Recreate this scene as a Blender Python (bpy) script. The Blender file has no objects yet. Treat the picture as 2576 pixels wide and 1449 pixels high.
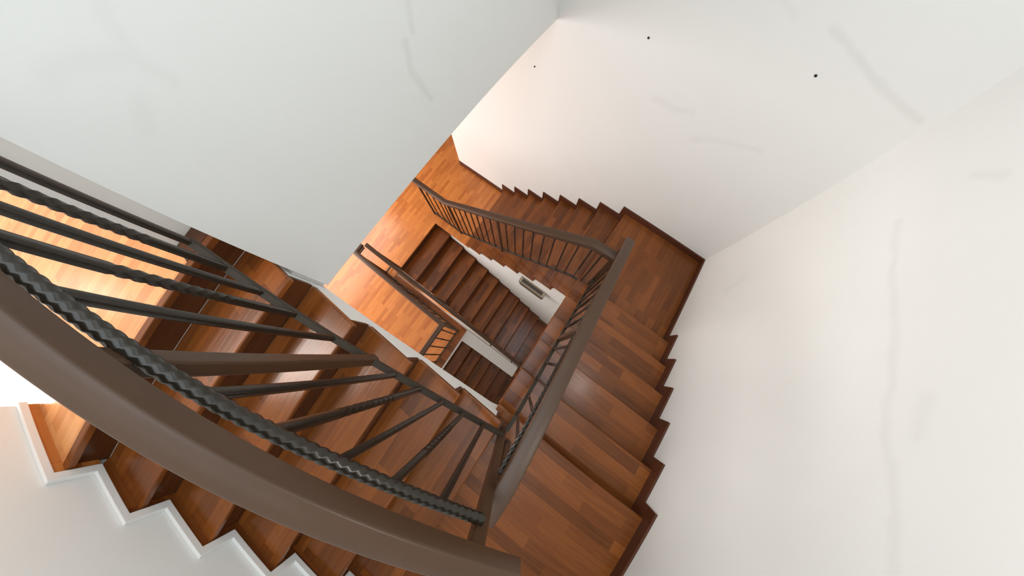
import bpy, math, random
from mathutils import Matrix, Vector
random.seed(7)
C = bpy.context.scene.collection
SC = bpy.context.scene

# ------------------------------------------------------------------ camera, light, exposure
H = 0.17                                   # riser height
ZG = 7.6686                                # eye height above the ground floor
SKEW, X_WALL = -0.0939, 1.1867             # plan shear applied to every point so the right-angled layout fits image coordinates
zPF, zNL, zFL, zOF, zCL, zGF = -0.8686, -1.8886, -2.9086, -4.2686, -5.9686, -7.6686
Y_BACK, Y_FRONT, X_LEFT = 1.9857, -1.669, -1.0417


def S(v):
    x, y, z = v
    return Vector((x, y + (x - X_WALL) * SKEW, z + ZG))


cam_data = bpy.data.cameras.new('camera')
cam = bpy.data.objects.new('camera', cam_data)
C.objects.link(cam)
R = ((0.8418358513582653, -0.517530540279263, 0.15321403083973323),
     (0.5392148785890782, 0.8188722284275984, -0.1967119422358101),
     (-0.02365827711542516, 0.24821445040181117, 0.9684161670148101))
cam.matrix_world = Matrix.Translation((0, 0, ZG)) @ Matrix(R).to_4x4()
cam_data.type = 'PANO'
cam_data.sensor_fit = 'HORIZONTAL'
cam_data.sensor_width = 36.0
cam_data.sensor_height = 36.0 * 1449 / 2576
cam_data.clip_start = 0.01
SC.render.engine = 'CYCLES'
holder = cam_data if hasattr(cam_data, 'panorama_type') else cam_data.cycles
holder.panorama_type = 'FISHEYE_LENS_POLYNOMIAL'
holder.fisheye_fov = math.radians(178)
holder.fisheye_polynomial_k0 = 0.0
holder.fisheye_polynomial_k1 = -0.1108076888643529
holder.fisheye_polynomial_k2 = 0.0030205419211944426
holder.fisheye_polynomial_k3 = -4.651048128480925e-05
holder.fisheye_polynomial_k4 = 4.02242083079752e-07
SC.camera = cam

world = bpy.data.worlds.new('daylight')
SC.world = world
world.use_nodes = True
world.node_tree.nodes['Background'].inputs[0].default_value = (0.86, 0.93, 1.0, 1)
world.node_tree.nodes['Background'].inputs[1].default_value = 0.6

vs = SC.view_settings
vs.view_transform = 'Standard'
vs.look = 'None'
vs.gamma = 1.0
vs.use_curve_mapping = False
vs.exposure = -0.47


def area(name, loc, direction, sx, sy, energy, col):
    l = bpy.data.lights.new(name, 'AREA')
    l.shape = 'RECTANGLE'
    l.size, l.size_y, l.energy, l.color = sx, sy, energy, col
    o = bpy.data.objects.new(name, l)
    C.objects.link(o)
    o.location = S(loc)
    o.rotation_euler = Vector(direction).to_track_quat('-Z', 'Y').to_euler()
    return o


area('skylight', (0.1, 0.0, 2.05), (0, 0, -1), 1.9, 2.6, 68, (0.80, 0.92, 1.0))
area('high_front_fill', (-0.1, -1.60, 1.25), (0.0, 1, -0.22), 2.3, 1.5, 14, (0.94, 0.97, 1.0))  # added fill to brighten the back wall; no window stands here
area('high_back_fill', (-0.1, 1.90, 1.25), (0.0, -1, -0.22), 1.8, 1.5, 15, (0.84, 0.94, 1.0))  # added fill brightening the front wall, with no opening behind it
area('upper_window_daylight', (-5.42, -5.0, zPF + 1.3), (1, 0.25, -0.1), 0.85, 1.9, 120, (1.0, 0.95, 0.92))
area('upper_floor_fill', (-3.0, -2.6, 2.2), (0, 0, -1), 1.4, 1.4, 185, (1.0, 0.90, 0.82))  # invented overhead fill that brightens the upper parquet without glare; no fitting
area('upper_wall_lamp', (-5.4, -3.28, zPF + 1.96), (1, 0, -0.1), 0.28, 0.16, 7, (1.0, 0.97, 0.95))
area('middle_room_daylight', (-4.65, -0.7, zOF + 1.45), (1, 0.1, -0.25), 2.6, 2.0, 170, (1.0, 0.92, 0.88))
area('middle_side_fill', (-2.9, -3.3, zOF + 1.5), (0.15, 1, -0.1), 2.6, 2.2, 110, (1.0, 0.93, 0.89))  # added side fill for the white wall under the long flight, source invented
area('lower_room_fill', (-3.6, -1.2, zGF + 1.6), (1, 0.1, 0.0), 2.6, 1.8, 120, (1.0, 0.92, 0.84))  # unseen fill added to brighten the lowest flight
bulb = bpy.data.lights.new('landing_lamp', 'POINT')
bulb.energy, bulb.shadow_soft_size, bulb.color = 13, 0.06, (1.0, 0.95, 0.88)
bo = bpy.data.objects.new('landing_lamp', bulb)
C.objects.link(bo)
bo.location = S((1.05, 0.17, 0.28))


# ------------------------------------------------------------------ materials
def new_mat(name):
    m = bpy.data.materials.new(name)
    m.use_nodes = True
    nt = m.node_tree
    return m, nt, nt.nodes['Principled BSDF']


def N(nt, kind, **kw):
    n = nt.nodes.new(kind)
    for k, v in kw.items():
        setattr(n, k, v)
    return n


def wood(name, dark, light, rough=0.3, bl=0.42, bw=0.07, grain=0.55, seam=0.0012, spec=0.5, bump=0.05):
    m, nt, b = new_mat(name)
    L = nt.links
    uv = N(nt, 'ShaderNodeTexCoord')
    br = N(nt, 'ShaderNodeTexBrick')
    br.offset, br.offset_frequency, br.squash = 0.37, 2, 1.0
    br.inputs['Color1'].default_value = (0, 0, 0, 1)
    br.inputs['Color2'].default_value = (1, 1, 1, 1)
    br.inputs['Mortar'].default_value = (0, 0, 0, 1)
    br.inputs['Scale'].default_value = 1.0
    br.inputs['Mortar Size'].default_value = seam
    br.inputs['Mortar Smooth'].default_value = 0.3
    br.inputs['Brick Width'].default_value = bl
    br.inputs['Row Height'].default_value = bw
    L.new(uv.outputs['UV'], br.inputs['Vector'])
    mp = N(nt, 'ShaderNodeMapping')
    mp.inputs['Scale'].default_value = (2.2, 34, 1)
    L.new(uv.outputs['UV'], mp.inputs['Vector'])
    no = N(nt, 'ShaderNodeTexNoise')
    no.inputs['Scale'].default_value = 1.6
    no.inputs['Detail'].default_value = 5
    no.inputs['Distortion'].default_value = 0.6
    L.new(mp.outputs[0], no.inputs['Vector'])
    mix = N(nt, 'ShaderNodeMath', operation='MULTIPLY_ADD')
    L.new(no.outputs['Fac'], mix.inputs[0])
    mix.inputs[1].default_value = grain
    sep = N(nt, 'ShaderNodeMath', operation='MULTIPLY')
    L.new(br.outputs['Color'], sep.inputs[0])
    sep.inputs[1].default_value = 1.0 - grain * 0.6
    L.new(sep.outputs[0], mix.inputs[2])
    ramp = N(nt, 'ShaderNodeMix', data_type='RGBA')
    ramp.inputs['A'].default_value = (*dark, 1)
    ramp.inputs['B'].default_value = (*light, 1)
    ramp.clamp_factor = True
    L.new(mix.outputs[0], ramp.inputs['Factor'])
    L.new(ramp.outputs['Result'], b.inputs['Base Color'])
    b.inputs['Roughness'].default_value = rough
    b.inputs['Specular IOR Level'].default_value = spec
    bp = N(nt, 'ShaderNodeBump')
    bp.inputs['Strength'].default_value = bump
    bp.inputs['Distance'].default_value = 0.01
    L.new(no.outputs['Fac'], bp.inputs['Height'])
    L.new(bp.outputs[0], b.inputs['Normal'])
    return m


def plaster(name, col, rough=0.85, scuff=0.03, stains=()):
    """matt white paint; stains: polylines of smudges given in wall metres (u, v, width, strength)"""
    m, nt, b = new_mat(name)
    L = nt.links
    tc = N(nt, 'ShaderNodeTexCoord')
    no = N(nt, 'ShaderNodeTexNoise')
    no.inputs['Scale'].default_value = 1.1
    no.inputs['Detail'].default_value = 3
    L.new(tc.outputs['Object'], no.inputs['Vector'])
    cr = N(nt, 'ShaderNodeMapRange', interpolation_type='SMOOTHSTEP')
    cr.inputs['From Min'].default_value = 0.58
    cr.inputs['From Max'].default_value = 0.80
    cr.inputs['To Max'].default_value = scuff
    L.new(no.outputs['Fac'], cr.inputs['Value'])
    total = cr.outputs[0]
    if stains:
        n2 = N(nt, 'ShaderNodeTexNoise')
        n2.inputs['Scale'].default_value = 9.0
        n2.inputs['Detail'].default_value = 4
        L.new(tc.outputs['UV'], n2.inputs['Vector'])
        sh = N(nt, 'ShaderNodeVectorMath', operation='MULTIPLY_ADD')
        L.new(n2.outputs['Color'], sh.inputs[0])
        sh.inputs[1].default_value = (0.05, 0.05, 0)
        L.new(tc.outputs['UV'], sh.inputs[2])
        fl_ = N(nt, 'ShaderNodeVectorMath', operation='MULTIPLY')
        L.new(sh.outputs[0], fl_.inputs[0])
        fl_.inputs[1].default_value = (1, 1, 0)
    for pts, width, strength in stains:
        for (u0, v0), (u1, v1) in zip(pts, pts[1:]):
            A = Vector((u0 + 10.025, v0 + 10.025, 0))
            B = Vector((u1 - u0, v1 - v0, 0))
            pa = N(nt, 'ShaderNodeVectorMath', operation='SUBTRACT')
            L.new(fl_.outputs[0], pa.inputs[0])
            pa.inputs[1].default_value = A
            dt = N(nt, 'ShaderNodeVectorMath', operation='DOT_PRODUCT')
            L.new(pa.outputs[0], dt.inputs[0])
            dt.inputs[1].default_value = B / max(1e-9, B.length_squared)
            cl = N(nt, 'ShaderNodeClamp')
            L.new(dt.outputs['Value'], cl.inputs['Value'])
            sc = N(nt, 'ShaderNodeVectorMath', operation='SCALE')
            sc.inputs[0].default_value = B
            L.new(cl.outputs[0], sc.inputs['Scale'])
            df = N(nt, 'ShaderNodeVectorMath', operation='DISTANCE')
            L.new(pa.outputs[0], df.inputs[0])
            L.new(sc.outputs[0], df.inputs[1])
            mr = N(nt, 'ShaderNodeMapRange', interpolation_type='SMOOTHSTEP')
            mr.inputs['From Min'].default_value = 0.0
            mr.inputs['From Max'].default_value = width * 1.5
            mr.inputs['To Min'].default_value = strength * 0.85
            mr.inputs['To Max'].default_value = 0.0
            L.new(df.outputs['Value'], mr.inputs['Value'])
            mx = N(nt, 'ShaderNodeMath', operation='MAXIMUM')
            L.new(total, mx.inputs[0])
            L.new(mr.outputs[0], mx.inputs[1])
            total = mx.outputs[0]
    mix = N(nt, 'ShaderNodeMix', data_type='RGBA')
    mix.inputs['A'].default_value = (*col, 1)
    mix.inputs['B'].default_value = (col[0] * 0.25, col[1] * 0.24, col[2] * 0.2, 1)
    L.new(total, mix.inputs['Factor'])
    L.new(mix.outputs['Result'], b.inputs['Base Color'])
    b.inputs['Roughness'].default_value = rough
    b.inputs['Specular IOR Level'].default_value = 0.25
    return m


def plain(name, col, rough=0.4, metal=0.0, spec=0.5, noise=0.0, scale=30):
    m, nt, b = new_mat(name)
    b.inputs['Base Color'].default_value = (*col, 1)
    b.inputs['Roughness'].default_value = rough
    b.inputs['Metallic'].default_value = metal
    b.inputs['Specular IOR Level'].default_value = spec
    if noise:
        L = nt.links
        tc = N(nt, 'ShaderNodeTexCoord')
        no = N(nt, 'ShaderNodeTexNoise')
        no.inputs['Scale'].default_value = scale
        no.inputs['Detail'].default_value = 4
        L.new(tc.outputs['Object'], no.inputs['Vector'])
        mx = N(nt, 'ShaderNodeMix', data_type='RGBA')
        mx.inputs['A'].default_value = (*[c * (1 - noise) for c in col], 1)
        mx.inputs['B'].default_value = (*[c * (1 + noise) for c in col], 1)
        L.new(no.outputs['Fac'], mx.inputs['Factor'])
        L.new(mx.outputs['Result'], b.inputs['Base Color'])
        bp = N(nt, 'ShaderNodeBump')
        bp.inputs['Strength'].default_value = 0.12
        bp.inputs['Distance'].default_value = 0.004
        L.new(no.outputs['Fac'], bp.inputs['Height'])
        L.new(bp.outputs[0], b.inputs['Normal'])
    return m


WHITE = (0.80, 0.80, 0.775)
M_WALL = plaster('white_plaster', WHITE)
M_WALL_L = plaster('smudged_white_plaster', WHITE, stains=(
    ([(-0.60, 0.66), (-0.723, 0.629)], 0.018, 0.10), ([(-0.75, 0.578), (-0.863, 0.558), (-0.951, 0.584), (-1.042, 0.619)], 0.02, 0.12),
    ([(-0.212, -0.292), (-0.235, -0.22), (-0.27, -0.167)], 0.035, 0.05), ([(-0.19, -0.115), (-0.289, -0.157), (-0.37, -0.145)], 0.022, 0.05),
    ([(-0.352, -0.229), (-0.394, -0.267)], 0.025, 0.05)))
M_WALL_B = plaster('scuffed_white_plaster', WHITE, stains=(
    ([(-0.122, -1.555), (0.041, -1.546), (0.15, -1.50)], 0.035, 0.07), ([(0.262, -1.689), (0.403, -1.592), (0.694, -1.482)], 0.03, 0.06),
    ([(0.507, -0.713), (0.636, -0.753), (0.876, -0.802), (1.132, -0.825)], 0.028, 0.11), ([(0.2, -0.70), (0.316, -0.747)], 0.025, 0.05)))
M_WALL_R = plaster('streaked_white_plaster', WHITE, stains=(
    ([(-0.954, 1.409), (-0.941, 1.085), (-0.892, 0.79), (-0.846, 0.402), (-0.767, 0.224), (-0.708, 0.025)], 0.022, 0.08),
    ([(-0.751, 0.553), (-0.748, 0.419)], 0.03, 0.06), ([(-0.648, 1.49), (-0.551, 1.413)], 0.03, 0.08),
    ([(-2.18, 1.389), (-2.03, 1.46)], 0.05, 0.05)))
M_CEIL = plaster('ceiling_paint', (0.82, 0.82, 0.80), scuff=0.02)
M_MOULD = plain('white_gloss_paint', (0.80, 0.80, 0.78), rough=0.35)
M_PARQ = wood('orange_parquet', (0.30, 0.078, 0.013), (0.56, 0.20, 0.046), rough=0.24, spec=0.45, bl=0.30, bw=0.054, grain=0.6)
M_PARQ_UP = wood('pale_peach_parquet', (0.44, 0.155, 0.05), (0.72, 0.35, 0.135), rough=0.25, spec=0.45, bl=0.34, bw=0.06, grain=0.6)
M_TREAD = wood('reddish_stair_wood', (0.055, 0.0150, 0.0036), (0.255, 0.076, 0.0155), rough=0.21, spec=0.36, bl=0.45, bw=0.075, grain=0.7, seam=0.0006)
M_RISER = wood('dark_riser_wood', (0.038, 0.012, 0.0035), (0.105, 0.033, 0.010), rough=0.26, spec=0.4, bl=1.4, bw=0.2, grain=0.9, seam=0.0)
M_SKIRT = wood('skirting_wood', (0.045, 0.014, 0.006), (0.10, 0.030, 0.012), rough=0.3, bl=1.8, bw=0.3, grain=0.9, seam=0.0)
M_RAIL = plain('brown_rail_paint', (0.066, 0.033, 0.0165), rough=0.34, spec=0.36, noise=0.10, scale=14)
M_IRON = plain('dark_wrought_iron', (0.026, 0.020, 0.014), rough=0.24, metal=0.25, noise=0.25, scale=60)
M_BAR = plain('matt_dark_iron', (0.036, 0.026, 0.017), rough=0.55, spec=0.3, noise=0.2, scale=60)
M_BRONZE = plain('weathered_bronze', (0.20, 0.16, 0.11), rough=0.4, metal=0.5, noise=0.15)
M_RIM = plain('pale_bronze', (0.33, 0.28, 0.21), rough=0.45, metal=0.3, noise=0.1)
M_LENS = plain('dusty_lamp_lens', (0.045, 0.038, 0.032), rough=0.3)
M_SCREW = plain('dark_screw_metal', (0.03, 0.028, 0.025), rough=0.4, metal=0.6)


# ------------------------------------------------------------------ mesh building
class MB:
    """collects faces in stairwell coordinates; build() links them as one mesh object"""

    def __init__(self, grain='x'):
        self.v, self.f, self.uv, self.grain = [], [], [], grain

    def face(self, pts):
        i = len(self.v)
        self.v += [tuple(p) for p in pts]
        self.f.append(tuple(range(i, i + len(pts))))

    def box(self, x0, x1, y0, y1, z0, z1):
        self.slab([(x0, y0), (x1, y0), (x1, y1), (x0, y1)], z0, z1)
        return self

    def slab(self, poly, z0, z1):
        n = len(poly)
        i = len(self.v)
        self.v += [(x, y, z0) for x, y in poly] + [(x, y, z1) for x, y in poly]
        self.f.append(tuple(i + n + k for k in range(n)))
        self.f.append(tuple(i + k for k in reversed(range(n))))
        for k in range(n):
            j = (k + 1) % n
            self.f.append((i + k, i + j, i + n + j, i + n + k))
        return self

    def prism(self, prof, axis, a0, a1):
        """prof: (u, z) outline; axis 'y': u is x, extruded along y from a0 to a1; axis 'x': u is y"""
        n = len(prof)
        i = len(self.v)
        put = (lambda u, z, a: (u, a, z)) if axis == 'y' else (lambda u, z, a: (a, u, z))
        self.v += [put(u, z, a0(u) if callable(a0) else a0) for u, z in prof] + \
                  [put(u, z, a1(u) if callable(a1) else a1) for u, z in prof]
        self.f.append(tuple(i + n + k for k in range(n)))
        self.f.append(tuple(i + k for k in reversed(range(n))))
        for k in range(n):
            j = (k + 1) % n
            self.f.append((i + k, i + j, i + n + j, i + n + k))
        return self

    def sweep(self, path, section, up=None):
        """section: (side, up) outline swept along a polyline with mitred corners"""
        P = [Vector(p) for p in path]
        n, m = len(P), len(section)
        i = len(self.v)
        for k in range(n):
            d0 = (P[k] - P[k - 1]).normalized() if k else None
            d1 = (P[k + 1] - P[k]).normalized() if k < n - 1 else None
            h0 = Vector((d0.x, d0.y, 0)).normalized() if d0 else None
            h1 = Vector((d1.x, d1.y, 0)).normalized() if d1 else None
            h0 = h0 or h1
            h1 = h1 or h0
            s0, s1 = Vector((-h0.y, h0.x, 0)), Vector((-h1.y, h1.x, 0))
            s = (s0 + s1)
            s = s.normalized() / max(0.3, s.normalized().dot(s0))
            for a, b in section:
                self.v.append(tuple(P[k] + s * a + Vector((0, 0, b))))
        for k in range(n - 1):
            for j in range(m):
                l = (j + 1) % m
                a = i + k * m
                self.f.append((a + j, a + l, a + m + l, a + m + j))
        self.f.append(tuple(i + j for j in reversed(range(m))))
        self.f.append(tuple(i + (n - 1) * m + j for j in range(m)))
        return self

    def bar(self, p0, p1, size, turns=0.0, t0=0.0, t1=1.0, rings=None, phase=0.0, r=0.12):
        """square bar from p0 to p1, twisted between t0 and t1"""
        p0, p1 = Vector(p0), Vector(p1)
        d = (p1 - p0).normalized()
        a = Vector((0, 0, 1)) if abs(d.z) < 0.9 else Vector((0, 1, 0))
        s = d.cross(a).normalized()
        t = s.cross(d).normalized()
        hs = size / 2
        c = hs * (1 - 2 * r)
        sec = [(hs, c), (c, hs), (-c, hs), (-hs, c), (-hs, -c), (-c, -hs), (c, -hs), (hs, -c)]
        sec = sec[::-1]
        if turns:
            ks = sorted(set([0.0, t0] + [t0 + (t1 - t0) * q / max(8, int(turns * 12)) for q in range(max(8, int(turns * 12)) + 1)] + [1.0]))
        else:
            ks = [0.0, 1.0]
        i, m = len(self.v), 8
        for k in ks:
            w = min(1, max(0, (k - t0) / (t1 - t0))) if turns else 0
            g = phase + 2 * math.pi * turns * w
            cg, sg = math.cos(g), math.sin(g)
            q = p0.lerp(p1, k)
            for u, v in sec:
                self.v.append(tuple(q + s * (u * cg - v * sg) + t * (u * sg + v * cg)))
        for k in range(len(ks) - 1):
            for j in range(m):
                l = (j + 1) % m
                b = i + k * m
                self.f.append((b + j, b + l, b + m + l, b + m + j))
        self.f.append(tuple(i + j for j in reversed(range(m))))
        self.f.append(tuple(i + (len(ks) - 1) * m + j for j in range(m)))
        return self

    def disc(self, c, rad, depth, axis='y', n=16):
        """short cylinder standing out from a wall"""
        i = len(self.v)
        for a in (0, -depth):
            for k in range(n):
                u, w = rad * math.cos(2 * math.pi * k / n), rad * math.sin(2 * math.pi * k / n)
                self.v.append((c[0] + u, c[1] + a, c[2] + w))
        self.f.append(tuple(i + k for k in range(n)))
        self.f.append(tuple(i + n + k for k in reversed(range(n))))
        for k in range(n):
            j = (k + 1) % n
            self.f.append((i + k, i + j, i + n + j, i + n + k))
        return self

    def build(self, name, mat, parent=None, bevel=0.0, smooth=None, segs=2):
        base = parent.location if parent else Vector((0, 0, 0))
        if parent is None:
            xs = [S(v) for v in self.v]
            base = Vector((sum(p.x for p in xs) / len(xs), sum(p.y for p in xs) / len(xs), min(p.z for p in xs)))
        me = bpy.data.meshes.new(name)
        me.from_pydata([tuple(S(v) - base) for v in self.v], [], self.f)
        uvl = me.uv_layers.new(name='UVMap')
        for p in me.polygons:
            nx, ny, nz = (abs(c) for c in p.normal)
            for li in p.loop_indices:
                x, y, z = self.v[me.loops[li].vertex_index]
                if self.grain == 'x':
                    a, b = (x, y) if nz >= max(nx, ny) else ((x, z) if ny > nx else (z, y))
                elif self.grain == 'y':
                    a, b = (y, x) if nz >= max(nx, ny) else ((y, z) if nx > ny else (z, x))
                else:
                    a, b = (x + y, z)
                uvl.data[li].uv = (a + 10, b + 10)
        me.materials.append(mat)
        import bmesh
        bm = bmesh.new()
        bm.from_mesh(me)
        bmesh.ops.recalc_face_normals(bm, faces=bm.faces)
        bm.to_mesh(me)
        bm.free()
        if smooth is not None:
            me.polygons.foreach_set('use_smooth', [True] * len(me.polygons))
            me.set_sharp_from_angle(angle=math.radians(smooth))
        o = bpy.data.objects.new(name, me)
        C.objects.link(o)
        if parent:
            o.parent = parent
        else:
            o.location = base
        if bevel:
            b = o.modifiers.new('soft_edge', 'BEVEL')
            b.width, b.segments, b.limit_method = bevel, segs, 'ANGLE'
            b.angle_limit = math.radians(40)
        return o


def thing(name, label, cat, loc, group=None):
    o = bpy.data.objects.new(name, None)
    o.empty_display_size = 0.1
    C.objects.link(o)
    o.location = S(loc)
    return tag(o, label, cat, group)


def tag(o, label, cat, group=None, kind=None):
    o['label'], o['category'] = label, cat
    if group:
        o['group'] = group
    if kind:
        o['kind'] = kind
    return o


def struct(name, mb, mat, label, cat, **kw):
    return tag(mb.build(name, mat, None, **kw), label, cat, kind='structure')


# ------------------------------------------------------------------ the shell
TOP = 2.25
struct('wall_right', MB().box(X_WALL, X_WALL + 0.2, Y_FRONT - 0.2, Y_BACK + 0.2, zGF, TOP), M_WALL_R,
       'tall white plaster wall beside the short six-riser flight and its two landings', 'wall')
struct('wall_back', MB().box(-2.769, X_WALL, Y_BACK, Y_BACK + 0.2, zGF, TOP), M_WALL_B,
       'white wall rising beside the longest flight, with three dark screws in it', 'wall')
struct('wall_left', MB().box(X_LEFT - 0.2, X_LEFT, -0.443, Y_BACK, -1.34, TOP)
       .box(-1.6, -1.395, -0.656, Y_BACK, zPF, TOP).box(-1.395, X_LEFT - 0.2, -0.43, -0.23, zPF, TOP).box(-1.279, X_LEFT - 0.02, -0.4620, -0.43, -1.34, -1.12), M_WALL_L,
       'large blank white wall hanging over the orange parquet hall', 'wall')
struct('wall_front', MB().box(-1.631, X_WALL, Y_FRONT - 0.2, Y_FRONT, zGF, TOP), M_WALL,
       'white wall with stepped white moulding along the flight nearest the camera', 'wall')

# upper storey: landing hall with pale glossy parquet
up = [(-5.5, -5.6), (-1.631, -5.6), (-1.631, Y_FRONT - 0.2), (-1.631, Y_FRONT), (-1.252, Y_FRONT), (-1.252, -0.461), (-1.395, -0.461),
      (-1.395, -0.60), (-5.5, -0.60)]
fl = MB('y').slab(up, zPF - 0.03, zPF)
struct('floor', fl, M_PARQ_UP, 'bright glossy parquet floor at the top of the nearest flight', 'floor', bevel=0.006)
struct('ceiling', MB().slab([(-6.0, -5.6), (-1.631, -5.6), (-1.631, Y_FRONT), (-1.28, Y_FRONT), (-1.28, -0.43),
                             (X_LEFT - 0.2, -0.43), (X_LEFT - 0.2, 3.4), (-6.0, 3.4)], -1.34, zPF - 0.03), M_CEIL,
       'white floor slab between the orange hall and the upper hall', 'ceiling')
# far walls of both halls with their window openings
for nm, z0, z1, ya, yb, x, y0, y1, lab in (
        ('wall_far', zPF, TOP, -5.45, -4.55, -5.5, -5.6, -0.6, 'white outer wall of the upper hall with a wide window'),
        ('wall_far_lower', zOF, -1.34, -2.1, 0.7, -4.8, -3.4, 3.4, 'white outer wall of the orange hall with a wide window')):
    w0, w1 = z0 + 0.3, z0 + 2.4
    mb = MB()
    mb.box(x - 0.2, x, y0, ya, z0, z1).box(x - 0.2, x, yb, y1, z0, z1)
    mb.box(x - 0.2, x, ya, yb, z0, w0).box(x - 0.2, x, ya, yb, w1, z1)
    struct(nm, mb, M_WALL, lab, 'wall')
struct('wall_upper_side', MB().box(-5.5, -1.6, -0.6, -0.4, zPF, TOP), M_WALL,
       'white side wall of the upper hall behind the hanging wall', 'wall')
struct('wall_lower_side', MB().box(-6.0, -2.769, 3.2, 3.4, zOF, -1.34).box(-2.969, -2.769, Y_BACK + 0.2, 3.2, zOF, -1.34), M_WALL,
       'white side wall of the orange hall past the end of the long flight', 'wall')
struct('ceiling_top', MB().box(X_LEFT - 0.5, -0.95, -1.9, 2.2, TOP, TOP + 0.1).box(-0.95, 1.15, 1.55, 2.2, TOP, TOP + 0.1)
       .box(-0.95, 1.15, -1.9, -1.4, TOP, TOP + 0.1).box(1.15, X_WALL + 0.2, -1.9, 2.2, TOP, TOP + 0.1)
       .box(-5.7, X_LEFT - 0.5, -5.6, -0.4, TOP, TOP + 0.1), M_CEIL, 'white ceiling above the stairwell with a skylight opening', 'ceiling')

# middle storey: orange parquet hall
mid = [(-6.0, -3.4), (-0.912, -3.4), (-0.912, -0.30), (-2.44, -0.30), (-2.44, 0.80), (-1.70, 0.80), (-1.70, Y_BACK),
       (-2.769, Y_BACK), (-2.769, 3.2), (-6.0, 3.2)]
struct('floor_middle', MB('y').slab(mid, zOF - 0.03, zOF), M_PARQ,
       'orange parquet floor of the hall at the foot of the long flight', 'floor', bevel=0.004)
mid2 = [(-6.0, -3.4), (-0.902, -3.4), (-0.902, -0.290), (-2.49, -0.290), (-2.49, 0.835), (-1.72, 0.835), (-1.72, Y_BACK),
        (-2.769, Y_BACK), (-2.769, 3.2), (-6.0, 3.2)]
struct('baseboard_back', MB('x').box(-2.769, -1.756, Y_BACK - 0.016, Y_BACK, zOF, zOF + 0.089), M_SKIRT,
       'reddish baseboard along the back wall of the orange hall', 'baseboard')
struct('trim_2', MB('x').slab([(-2.43, -0.385), (-1.01, -0.385), (-1.01, -1.6), (-0.905, -1.6), (-0.905, -0.293), (-2.43, -0.293)], zOF, zOF + 0.012), M_TREAD,
       'reddish wooden edging around the corner of the parquet opening', 'floor edging')
struct('ceiling_lower', MB().slab(mid2, zOF - 0.13, zOF - 0.03), M_CEIL, 'white slab edge under the orange parquet floor', 'ceiling')
struct('floor_ground', MB('x').box(-6.0, X_WALL + 0.2, -3.4, Y_BACK, zGF - 0.1, zGF), M_PARQ,
       'parquet floor at the very bottom of the stairwell', 'floor')


# ------------------------------------------------------------------ flights of stairs
TH = 0.035      # tread thickness


def xin(y):     # inner edge of the short flight, which tapers a little
    return 0.058 + 0.05 * (y + 0.45) / 1.25


# --- longest flight, along the back wall (eight risers up from the orange hall)
def xT(k):
    return 0.15 - 0.265 * (8 - k)


t = thing('stair_flight', 'reddish wooden stair flight rising along the back wall from the orange hall', 'stairs', (-0.8, 1.4, zOF))
for k in range(1, 8):
    z = zOF + k * H
    MB('y').box(xT(k), xT(k + 1) + 0.03, 0.785, Y_BACK, z - TH, z).build('tread', M_TREAD, t, bevel=0.008)
for k in range(1, 9):
    z = zOF + k * H
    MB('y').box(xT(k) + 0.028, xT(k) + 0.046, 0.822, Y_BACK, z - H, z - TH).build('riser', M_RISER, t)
prof = [(-1.66, zOF + 0.0)]
for k in range(1, 9):
    z = zOF + k * H
    prof += [(xT(k) + 0.046, z - H if k > 1 else zOF), (xT(k) + 0.046, z - TH)]
prof += [(0.30, zFL - TH), (0.30, zFL - 0.30), (-1.30, zOF - 0.05), (-1.66, zOF - 0.05)]
prof = [prof[0]] + prof[2:]
MB().prism(prof, 'y', 0.91, Y_BACK).build('soffit', M_WALL, t)
sk = [(-1.756, zOF + 0.0)]
top = []
for k in range(1, 9):
    v = -1.756 + 0.2684 * (k - 1)
    top += [(v, zOF + (k - 1) * H + 0.089), (v, zOF + k * H + 0.089)]
top = top[1:]
bot = [(0.123, zFL)]
for k in range(8, 0, -1):
    bot += [(xT(k) + 0.03, zOF + k * H), (xT(k) + 0.03, zOF + (k - 1) * H)]
bot = bot[2:] if False else bot
bot = [(0.19, zFL - H)] + [p for k in range(7, 0, -1) for p in
                             ((xT(k + 1) + 0.03, zOF + k * H), (xT(k) + 0.03, zOF + k * H))] + [(xT(1) + 0.03, zOF), (-1.756, zOF)]
MB('x').prism(top + [(0.19, zFL + 0.089)] + bot, 'y', Y_BACK - 0.016, Y_BACK).build('skirting_board', M_SKIRT, t)

# wall under its open side
wp = [(-2.44, zGF), (-2.44, zOF - 0.13), (-1.69, zOF - 0.13)]
for k in range(1, 9):
    z = zOF + k * H
    wp += [(xT(k) + 0.046, z - H - TH if k > 1 else zOF - 0.13), (xT(k) + 0.046, z - TH)]
wp = wp[:3] + wp[4:]
wp += [(X_WALL, zFL - TH), (X_WALL, zGF)]
wp[2] = (xT(1) + 0.046, zOF - 0.13)
struct('wall_middle', MB().prism(wp, 'y', 0.822, 0.905), M_WALL,
       'white wall under the open side of the long flight, holding the bronze wall light', 'wall')

# --- far landing
t = thing('stair_landing', 'dark corner landing between the long flight and the short flight', 'stair landing', (0.65, 1.4, zFL - 0.2))
MB('y').slab([(0.115, 0.78), (X_WALL, 0.78), (X_WALL, Y_BACK), (0.18, Y_BACK)], zFL - TH, zFL).build('deck', M_TREAD, t, bevel=0.008)
MB().box(0.215, X_WALL, 0.906, Y_BACK, zFL - 0.2, zFL - TH).build('soffit', M_WALL, t)
MB('x').box(0.1902, X_WALL - 0.016, Y_BACK - 0.016, Y_BACK, zFL, zFL + 0.089).build('skirting_board', M_SKIRT, t)
MB('y').box(X_WALL - 0.016, X_WALL, 0.994, Y_BACK, zFL, zFL + 0.089).build('skirting_board', M_SKIRT, t)


# --- short flight along the right wall (six risers up to the near landing)
def yR(k):
    return -0.421 + 0.267 * (6 - k)


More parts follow.
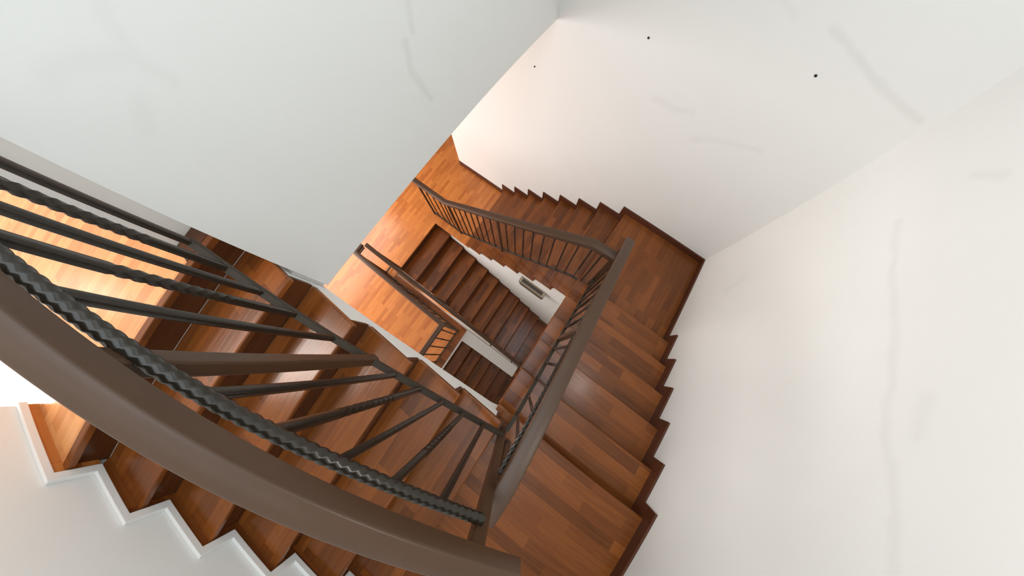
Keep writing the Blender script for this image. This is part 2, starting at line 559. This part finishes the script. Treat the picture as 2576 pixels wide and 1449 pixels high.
t = thing('stair_flight', 'short flight of glossy brown treads along the right wall between two landings', 'stairs', (0.65, 0.3, zFL))
for k in range(1, 6):
    z = zFL + k * H
    y0, y1 = yR(k + 1) - 0.03, yR(k)
    MB('x').slab([(xin(y0) - 0.012, y0), (X_WALL, y0), (X_WALL, y1), (xin(y1) - 0.012, y1)], z - TH, z).build('tread', M_TREAD, t, bevel=0.008)
for k in range(1, 7):
    z = zFL + k * H
    y1 = yR(k) - 0.028
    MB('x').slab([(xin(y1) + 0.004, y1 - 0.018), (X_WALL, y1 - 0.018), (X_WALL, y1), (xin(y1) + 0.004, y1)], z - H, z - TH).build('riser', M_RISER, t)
prof = []
for k in range(1, 7):
    z = zFL + k * H
    y1 = yR(k) - 0.046
    prof += [(y1, z - H - (TH if k > 1 else 0)), (y1, z - TH)]
prof += [(-0.50, zNL - TH), (-0.50, zNL - 0.2), (0.62, zFL - 0.2), (0.868, zFL - 0.2)]
prof[0] = (yR(1) - 0.046, zFL - 0.2)
prof = prof[:-1]
MB().prism(prof, 'x', lambda u: xin(u) + 0.006, X_WALL).build('stringer', M_WALL, t)
top = []
for k in range(1, 7):
    v = 0.9941 - 0.2667 * (k - 1)
    top += [(v, zFL + (k - 1) * H + 0.089), (v, zFL + k * H + 0.089)]
top = top[1:]
bot = [(-0.3394, zNL + 0.0)] + [(yR(6) - 0.03 + 0.0816, zNL - 0.0)]
bot = []
for k in range(5, 0, -1):
    bot += [(yR(k + 1) - 0.03, zFL + k * H), (yR(k) - 0.03, zFL + k * H)]
bot += [(yR(1) - 0.03, zFL), (0.9941, zFL)]
MB('y').prism(top + [(-0.449, zNL + 0.089)] + bot, 'x', X_WALL - 0.016, X_WALL).build('skirting_board', M_SKIRT, t)

# --- near landing
t = thing('stair_landing', 'near corner landing with brown boards beside the thick end of the handrail', 'stair landing', (0.65, -1.05, zNL - 0.2))
MB('x').slab([(0.068, Y_FRONT), (X_WALL, Y_FRONT), (X_WALL, -0.421), (0.048, -0.421)], zNL - TH, zNL).build('deck', M_TREAD, t, bevel=0.008)
MB().slab([(0.11, Y_FRONT), (X_WALL, Y_FRONT), (X_WALL, -0.501), (0.075, -0.501), (0.11, -0.52)], zNL - 0.2, zNL - TH).build('soffit', M_WALL, t)
MB('y').box(X_WALL - 0.016, X_WALL, Y_FRONT, -0.4492, zNL, zNL + 0.089).build('skirting_board', M_SKIRT, t)
MB('x').box(0.16, X_WALL - 0.016, Y_FRONT, Y_FRONT + 0.016, zNL, zNL + 0.06).build('skirting_board', M_SKIRT, t)


# --- nearest flight along the front wall (six risers up to the upper hall)
def xL(k):
    return -1.25 + 0.2725 * k


t = thing('stair_flight', 'nearest stair flight with twisted iron railing, climbing to the bright upper hall', 'stairs', (-0.6, -1.05, zNL))
for k in range(1, 6):
    z = zPF - k * H
    MB('y').box(xL(k - 1) - 0.03, xL(k), Y_FRONT, -0.461, z - TH, z).build('tread', M_TREAD, t, bevel=0.008)
for k in range(1, 7):
    z = zPF - k * H
    x1 = xL(k - 1) - 0.028
    MB('y').box(x1 - 0.018, x1, Y_FRONT, -0.462, z, z + H - TH).build('riser', M_RISER, t)
prof = []
for k in range(6, 0, -1):
    z = zPF - k * H
    x1 = xL(k - 1) - 0.046
    prof += [(x1, z - (TH if k < 6 else 0.2)), (x1, z + H - TH)]
prof += [(-1.279, zPF - 0.031), (-1.279, -1.34), (-1.05, -1.345), (-0.5, -1.67), (0.0, -1.985), (0.04, zNL - 0.2)]
MB().prism(prof[:-1], 'y', Y_FRONT, -0.4625).build('stringer', M_WALL, t)
MB('y').box(-1.394, -1.286, -0.655, -0.462, zPF, zPF + 0.006).build('edging', M_RISER, t, bevel=0.002)
MB('y').box(-1.286, -1.249, Y_FRONT + 0.01, -0.462, zPF - 0.03, zPF + 0.005).build('nosing', M_TREAD, t, bevel=0.005)
SKL = 0.043
prof_t = [(-1.631, zPF + SKL)]
for k in range(0, 6):
    z = zPF - k * H
    prof_t += [(xL(k) + 0.005, z + SKL), (xL(k) + 0.005, z - H + SKL)]
prof_t += [(0.16, zNL + SKL)]
prof_b = [(0.16, zNL)]
for k in range(5, -1, -1):
    z = zPF - k * H
    prof_b += [(xL(k) - 0.03, z - H), (xL(k) - 0.03, z)]
prof_b += [(-1.631, zPF)]
MB('x').prism([p for p in prof_t[2:]] + prof_b[:-2] + [(xL(0) + 0.005, zPF - H + SKL)], 'y', Y_FRONT, Y_FRONT + 0.008).build('skirting_board', M_TREAD, t)
MB('x').prism([(-1.631, zPF), (-1.631, zPF + SKL), (xL(0) + 0.005, zPF + SKL), (xL(0) + 0.005, zPF - H + SKL), (xL(0) - 0.03, zPF - H + SKL), (xL(0) - 0.03, zPF)],
              'y', Y_FRONT, Y_FRONT + 0.008).build('skirting_board', M_PARQ, t)
mo = 0.036
mt = [(-1.631, zPF + SKL + mo)]
for k in range(0, 6):
    z = zPF - k * H
    mt += [(xL(k) + 0.005 + mo, z + SKL + mo), (xL(k) + 0.005 + mo, z - H + SKL + mo)]
mt += [(X_WALL - 0.02, zNL + SKL + mo)]
mi = [(X_WALL - 0.02, zNL + SKL + 0.02)] + [(p[0], p[1] + 0.001) for p in reversed(prof_t)]
tr = MB().prism(mt + mi, 'y', Y_FRONT, Y_FRONT + 0.022)
tag(tr.build('trim_1', M_MOULD, None, bevel=0.004), 'stepped white moulding following the nearest flight along the white wall', 'moulding', kind='structure')

# --- flight going down from the orange hall
def xC(k):
    return -2.44 + 0.264 * k


t = thing('stair_flight', 'dark flight descending from the orange hall beside the white wall with the lamp', 'stairs', (-1.1, 0.3, zCL))
for k in range(1, 10):
    z = zOF - k * H
    MB('y').box(xC(k - 1) - 0.03, xC(k), -0.20, 0.821, z - TH, z).build('tread', M_TREAD, t, bevel=0.008)
for k in range(1, 11):
    z = zOF - k * H
    x1 = xC(k - 1) - 0.025
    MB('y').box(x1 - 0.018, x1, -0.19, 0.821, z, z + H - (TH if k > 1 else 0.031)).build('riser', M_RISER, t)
prof = []
for k in range(10, 0, -1):
    z = zOF - k * H
    x1 = xC(k - 1) - 0.043
    prof += [(x1, z - TH), (x1, z + H - (TH if k > 1 else 0.132))]
prof += [(-2.60, zOF - 0.132), (-2.60, zOF - 0.45), (-0.1, zCL - 0.1)]
MB().prism(prof, 'y', -0.19, 0.821).build('stringer', M_WALL, t)
sk = []
for k in range(0, 10):
    z = zOF - k * H
    sk += [(xC(k) + 0.012, z + 0.05), (xC(k) + 0.012, z - H + 0.05)]
bt = []
for k in range(9, -1, -1):
    z = zOF - k * H
    bt += [(xC(k) - 0.025, z - H), (xC(k) - 0.025, z)]
MB('x').prism(sk[1:] + [(0.19, zCL + 0.05), (0.19, zCL)] + bt[:-1], 'y', 0.807, 0.821).build('skirting_board', M_SKIRT, t)

t = thing('stair_landing', 'dark lower landing at the foot of the descending flight', 'stair landing', (0.6, -0.4, zCL - 0.2))
MB('x').slab([(xC(9) - 0.03, 0.804), (xC(9) - 0.03, -0.20), (0.35, -0.30), (0.35, -0.6), (X_WALL, -0.6), (X_WALL, 0.804)], zCL - TH, zCL).build('deck', M_TREAD, t, bevel=0.006)
MB().box(0.36, X_WALL, -0.6, 0.80, zCL - 0.2, zCL - TH).build('soffit', M_WALL, t)

# low white wall between the two lower flights, its top sloping with the stair
wl = [(-1.9, -4.405), (-0.93, -5.15), (0.10, -5.82), (0.10, zGF), (-1.9, zGF)]
struct('wall_low', MB().prism(wl, 'y', lambda u: -0.53 + 0.02 * (u + 0.9), lambda u: -0.315 + 0.025 * (u + 0.9)), M_WALL,
       'thick sloping white wall dividing the two lowest flights', 'wall', bevel=0.012)

# --- lowest flight, seen through the gap under the orange hall
def xD(k):
    return -1.28 + 0.264 * k


t = thing('stair_flight', 'lowest dark flight seen through the gap below the parquet edge', 'stairs', (-0.2, -1.1, zGF))
for k in range(-1, 9):
    z = zCL - (k + 1) * H
    MB('y').box(xD(k - 1) - 0.03 if k > -1 else -2.6, xD(k), Y_FRONT, -0.555, z - TH, z).build('tread', M_TREAD, t, bevel=0.006)
for k in range(-1, 9):
    z = zCL - (k + 2) * H
    x1 = xD(k) - 0.025
    MB('y').box(x1 - 0.018, x1, Y_FRONT, -0.555, z, z + H - TH).build('riser', M_RISER, t)


# ------------------------------------------------------------------ railings
def rail_section(w, h, c=0.012):
    a = w / 2
    return [(-a, -h), (a, -h), (a, -c), (a - c * 0.35, -c * 0.35), (a - c, 0), (-a + c, 0), (-a + c * 0.35, -c * 0.35), (-a, -c)]


def lerp_z(path, q, i):
    """height of a polyline at coordinate q on axis i"""
    for a, b in zip(path, path[1:]):
        lo, hi = sorted((a[i], b[i]))
        if lo - 1e-6 <= q <= hi + 1e-6:
            f = (q - a[i]) / (b[i] - a[i])
            return a[2] + f * (b[2] - a[2])
    return path[-1][2]


# --- nearest railing
t = thing('stair_railing', 'nearest brown handrail with thick twisted iron bars, sweeping past the camera', 'railing', (-0.1, -0.51, zNL))
hr = lambda x: -0.567 - 0.6 * x
MB().sweep([(-1.394, -0.541, hr(-1.394)), (0.275, -0.541, hr(0.275))], rail_section(0.064, 0.066, 0.007)).build('handrail', M_RAIL, t, smooth=35)
tw = lambda x: -0.728 - 0.68 * x
MB().bar((-1.394, -0.51, tw(-1.394) + 0.02), (0.145, -0.51, tw(0.145)), 0.027, turns=20, t0=0.0, t1=1.0, r=0.17).build('top_rail', M_IRON, t, smooth=50)
bb = lambda x: -1.645 - 0.765 * (x - 0.1125)
MB().bar((-1.108, -0.51, bb(-1.108)), (0.145, -0.51, bb(0.145) - 0.03), 0.027).build('bottom_rail', M_BAR, t)
LX = [-1.10, -0.995, -0.888, -0.783, -0.655, -0.42, -0.311, -0.198, -0.089, 0.027]
for i, x in enumerate(LX):
    a, b = (x, -0.51, bb(x)), (x, -0.51, tw(x))
    if i in (1, 3, 6, 8):
        MB().bar(a, b, 0.0195, turns=2.25, t0=0.34, t1=0.74, r=0.06).build('baluster', M_IRON, t, smooth=50)
    else:
        MB().bar(a, b, 0.0185, turns=0.0, phase=0.3).build('baluster', M_IRON, t, smooth=50)
MB().bar((-0.525, -0.51, bb(-0.525) - 0.05), (-0.525, -0.535, hr(-0.525) - 0.06), 0.038).build('post', M_RAIL, t, bevel=0.003)
MB().bar((0.155, -0.535, zNL), (0.155, -0.541, hr(0.155) - 0.06), 0.042).build('newel_post', M_RAIL, t, bevel=0.003)

# --- railing of the short flight
t = thing('stair_railing', 'straight grey-brown handrail over the short flight along the right side of the well', 'railing', (0.2, 0.2, zFL))
hp = [(0.199, -0.62, -1.05), (0.201, -0.50, -1.05), (0.248, 1.065, -1.85)]
MB().sweep(hp, rail_section(0.066, 0.045, 0.005)).build('handrail', M_RAIL, t, smooth=35)
xr = lambda y: 0.172 + 0.045 * (y + 0.45)
rb = [(xr(-0.50), -0.50, zNL + 0.07), (xr(-0.40), -0.40, zNL + 0.06), (xr(0.985), 0.985, zFL + 0.21)]
MB().sweep(rb, [(-0.012, -0.012), (0.012, -0.012), (0.012, 0.012), (-0.012, 0.012)]).build('bottom_rail', M_BAR, t)
rt = [(xr(-0.50), -0.50, -1.16), (xr(0.985), 0.985, -1.93)]
MB().bar(rt[0], rt[1], 0.02, turns=14).build('top_rail', M_IRON, t, smooth=50)
ry = [-0.38, -0.26, -0.14, -0.02, 0.10, 0.315, 0.42, 0.525, 0.63, 0.735, 0.84]
for i, y in enumerate(ry):
    a, b = (xr(y), y, lerp_z(rb, y, 1)), (xr(y), y, lerp_z(rt, y, 1))
    MB().bar(a, b, 0.0145, turns=5 if i % 2 else 0, t0=0.3, t1=0.7).build('baluster', M_IRON, t, smooth=50)
MB().bar((xr(0.2), 0.2, lerp_z(rb, 0.2, 1) - 0.03), (xr(0.2), 0.2, lerp_z(hp, 0.2, 1) - 0.04), 0.034).build('post', M_RAIL, t, bevel=0.003)
MB().bar((0.222, -0.58, zNL), (0.205, -0.58, -1.09), 0.04).build('newel_post', M_RAIL, t, bevel=0.003)
MB().bar((0.243, 1.01, zFL), (0.243, 1.01, -1.86), 0.04).build('newel_post', M_RAIL, t, bevel=0.003)

# --- railing of the long flight
t = thing('stair_railing', 'dark brown handrail and thin iron balusters along the open side of the long flight', 'railing', (-1.0, 0.93, zOF))
hp = [(-2.585, 0.92, -3.32), (-1.98, 0.92, -3.31), (0.03, 0.935, -1.955), (0.235, 0.94, -1.945)]
MB().sweep(hp, rail_section(0.072, 0.045, 0.006)).build('handrail', M_RAIL, t, smooth=35)
bt = [(-2.565, 0.93, zOF + 0.04), (-1.95, 0.93, zOF + 0.045), (0.02, 0.93, -2.825), (0.215, 0.93, -2.82)]
MB().sweep(bt, [(-0.011, -0.011), (0.011, -0.011), (0.011, 0.011), (-0.011, 0.011)]).build('bottom_rail', M_BAR, t)
tt = [(-2.565, 0.93, -3.42), (-1.95, 0.93, -3.41), (0.04, 0.93, -2.045), (0.215, 0.93, -2.035)]
mb = MB()
mb.bar(tt[0], tt[1], 0.017, turns=6)
mb.bar(tt[1], tt[2], 0.017, turns=24)
mb.bar(tt[2], tt[3], 0.017, turns=2)
mb.build('top_rail', M_IRON, t, smooth=50)
tx = [-2.434, -2.29, -2.16, -2.06, -1.84, -1.72, -1.598, -1.477, -1.362, -1.248, -1.128,
      -0.88, -0.754, -0.632, -0.511, -0.39, -0.279, -0.16, -0.056, 0.05, 0.14]
for i, x in enumerate(tx):
    a, b = (x, 0.93, lerp_z(bt, x, 0)), (x, 0.93, lerp_z(tt, x, 0))
    MB().bar(a, b, 0.0145, turns=4 if i % 2 else 0, t0=0.35, t1=0.65).build('baluster', M_IRON, t, smooth=50)
for x, w in ((-2.555, 0.03), (-1.955, 0.032), (-1.0, 0.032)):
    zb = zOF if x < -1.9 else lerp_z(bt, x, 0) - 0.08
    MB().bar((x, 0.93, zb), (x, 0.925, lerp_z(hp, x, 0) - 0.03), w).build('post', M_RAIL, t, bevel=0.002)

# --- guard rail on the orange hall floor, turning the corner of the opening
t = thing('guard_railing', 'brown guard railing turning the corner of the parquet opening', 'railing', (-1.8, -0.385, zOF))
zg = zOF + 0.95
MB().sweep([(-2.575, -0.245, zg), (-2.575, -0.385, zg), (-1.01, -0.385, zg), (-1.01, -1.45, zg)], rail_section(0.06, 0.04, 0.008)).build('handrail', M_RAIL, t, smooth=35)
g0 = [(-2.575, -0.26, zOF + 0.04), (-2.575, -0.385, zOF + 0.04), (-1.02, -0.385, zOF + 0.04), (-1.02, -1.45, zOF + 0.04)]
MB().sweep(g0, [(-0.011, -0.011), (0.011, -0.011), (0.011, 0.011), (-0.011, 0.011)]).build('bottom_rail', M_BAR, t)
g1 = [(p[0], p[1], zg - 0.10) for p in g0]
MB().sweep(g1, [(-0.008, -0.008), (0.008, -0.008), (0.008, 0.008), (-0.008, 0.008)]).build('top_rail', M_IRON, t)
for i in range(12):
    x = -2.45 + i * 0.12
    MB().bar((x, -0.385, zOF + 0.04), (x, -0.385, zg - 0.1), 0.0145, turns=4 if i % 2 else 0, t0=0.35, t1=0.65).build('baluster', M_IRON, t, smooth=50)
for i in range(8):
    y = -0.455 - i * 0.12
    MB().bar((-1.02, y, zOF + 0.04), (-1.02, y, zg - 0.1), 0.0145, turns=4 if i % 2 else 0, t0=0.35, t1=0.65).build('baluster', M_IRON, t, smooth=50)
for x, y in ((-2.575, -0.385), (-1.015, -0.385), (-1.9, -0.385)):
    MB().bar((x, y, zOF), (x, y, zg - 0.03), 0.03).build('post', M_RAIL, t, bevel=0.002)

# --- handrail of the descending flight
t = thing('stair_railing', 'narrow dark handrail following the flight that descends beside the guard railing', 'railing', (-1.1, -0.215, zCL))
ha = [(-2.54, -0.215, -3.35), (-2.46, -0.215, -3.35), (0.22, -0.215, -3.35 - 0.644 * 2.68)]
MB().sweep(ha, rail_section(0.056, 0.045, 0.008)).build('handrail', M_RAIL, t, smooth=35)
for x in (-2.42, -1.6, -0.75, 0.1):
    zb = max(zOF - 0.0 if x < -2.4 else -9, zOF - H * max(0, math.ceil((x + 2.44) / 0.264))) if x < 0.0 else zCL
    MB().bar((x, -0.18, zb), (x, -0.205, lerp_z(ha, x, 0) - 0.03), 0.028).build('post', M_RAIL, t, bevel=0.002)

for x in (-0.50, -0.06):
    MB().bar((x, -0.222, lerp_z(ha, x, 0) - 0.02), (x, -0.262, lerp_z(ha, x, 0) - 0.05), 0.022).build('bracket', M_IRON, t, bevel=0.002)

# ------------------------------------------------------------------ wall light and screws
t = thing('wall_light', 'rectangular bronze uplighter box on the white wall under the long flight', 'wall light', (-0.34, 0.76, -3.83))
x0, x1, y0, y1, zt, zb = -0.56, -0.122, 0.730, 0.821, -3.69, -3.83
hb = MB()
hb.prism([(x0 + 0.02, zb), (x1 - 0.02, zb), (x1, zt - 0.02), (x1, zt), (x0, zt), (x0, zt - 0.02)], 'y', y0, y1)
hb.build('housing', M_BRONZE, t, bevel=0.006)
rim = MB()
for a in ((x0, x1, y0, y0 + 0.014), (x0, x1, y1 - 0.014, y1), (x0, x0 + 0.04, y0 + 0.014, y1 - 0.014), (x1 - 0.04, x1, y0 + 0.014, y1 - 0.014)):
    rim.box(*a, zt, zt + 0.01)
rim.build('rim', M_RIM, t, bevel=0.002)
MB().box(x0 + 0.05, x1 - 0.05, y0 + 0.03, y1 - 0.026, zt, zt + 0.004).build('lens', M_LENS, t)

for x, z, lab in ((-0.344, -1.193, 'small dark screw in the back wall, middle one of three, near the top edge'),
                  (-1.225, -1.803, 'tiny dark screw in the back wall close to the hanging wall'),
                  (0.593, -0.928, 'larger dark screw in the back wall, farthest toward the right corner')):
    o = thing('screw', lab, 'screw', (x, Y_BACK, z), 'screws in the back wall')
    MB().disc((x, Y_BACK, z), 0.0075, 0.004).build('head', M_SCREW, o)
    MB().disc((x, Y_BACK - 0.004, z), 0.003, 0.002, n=8).build('shank', M_SCREW, o)
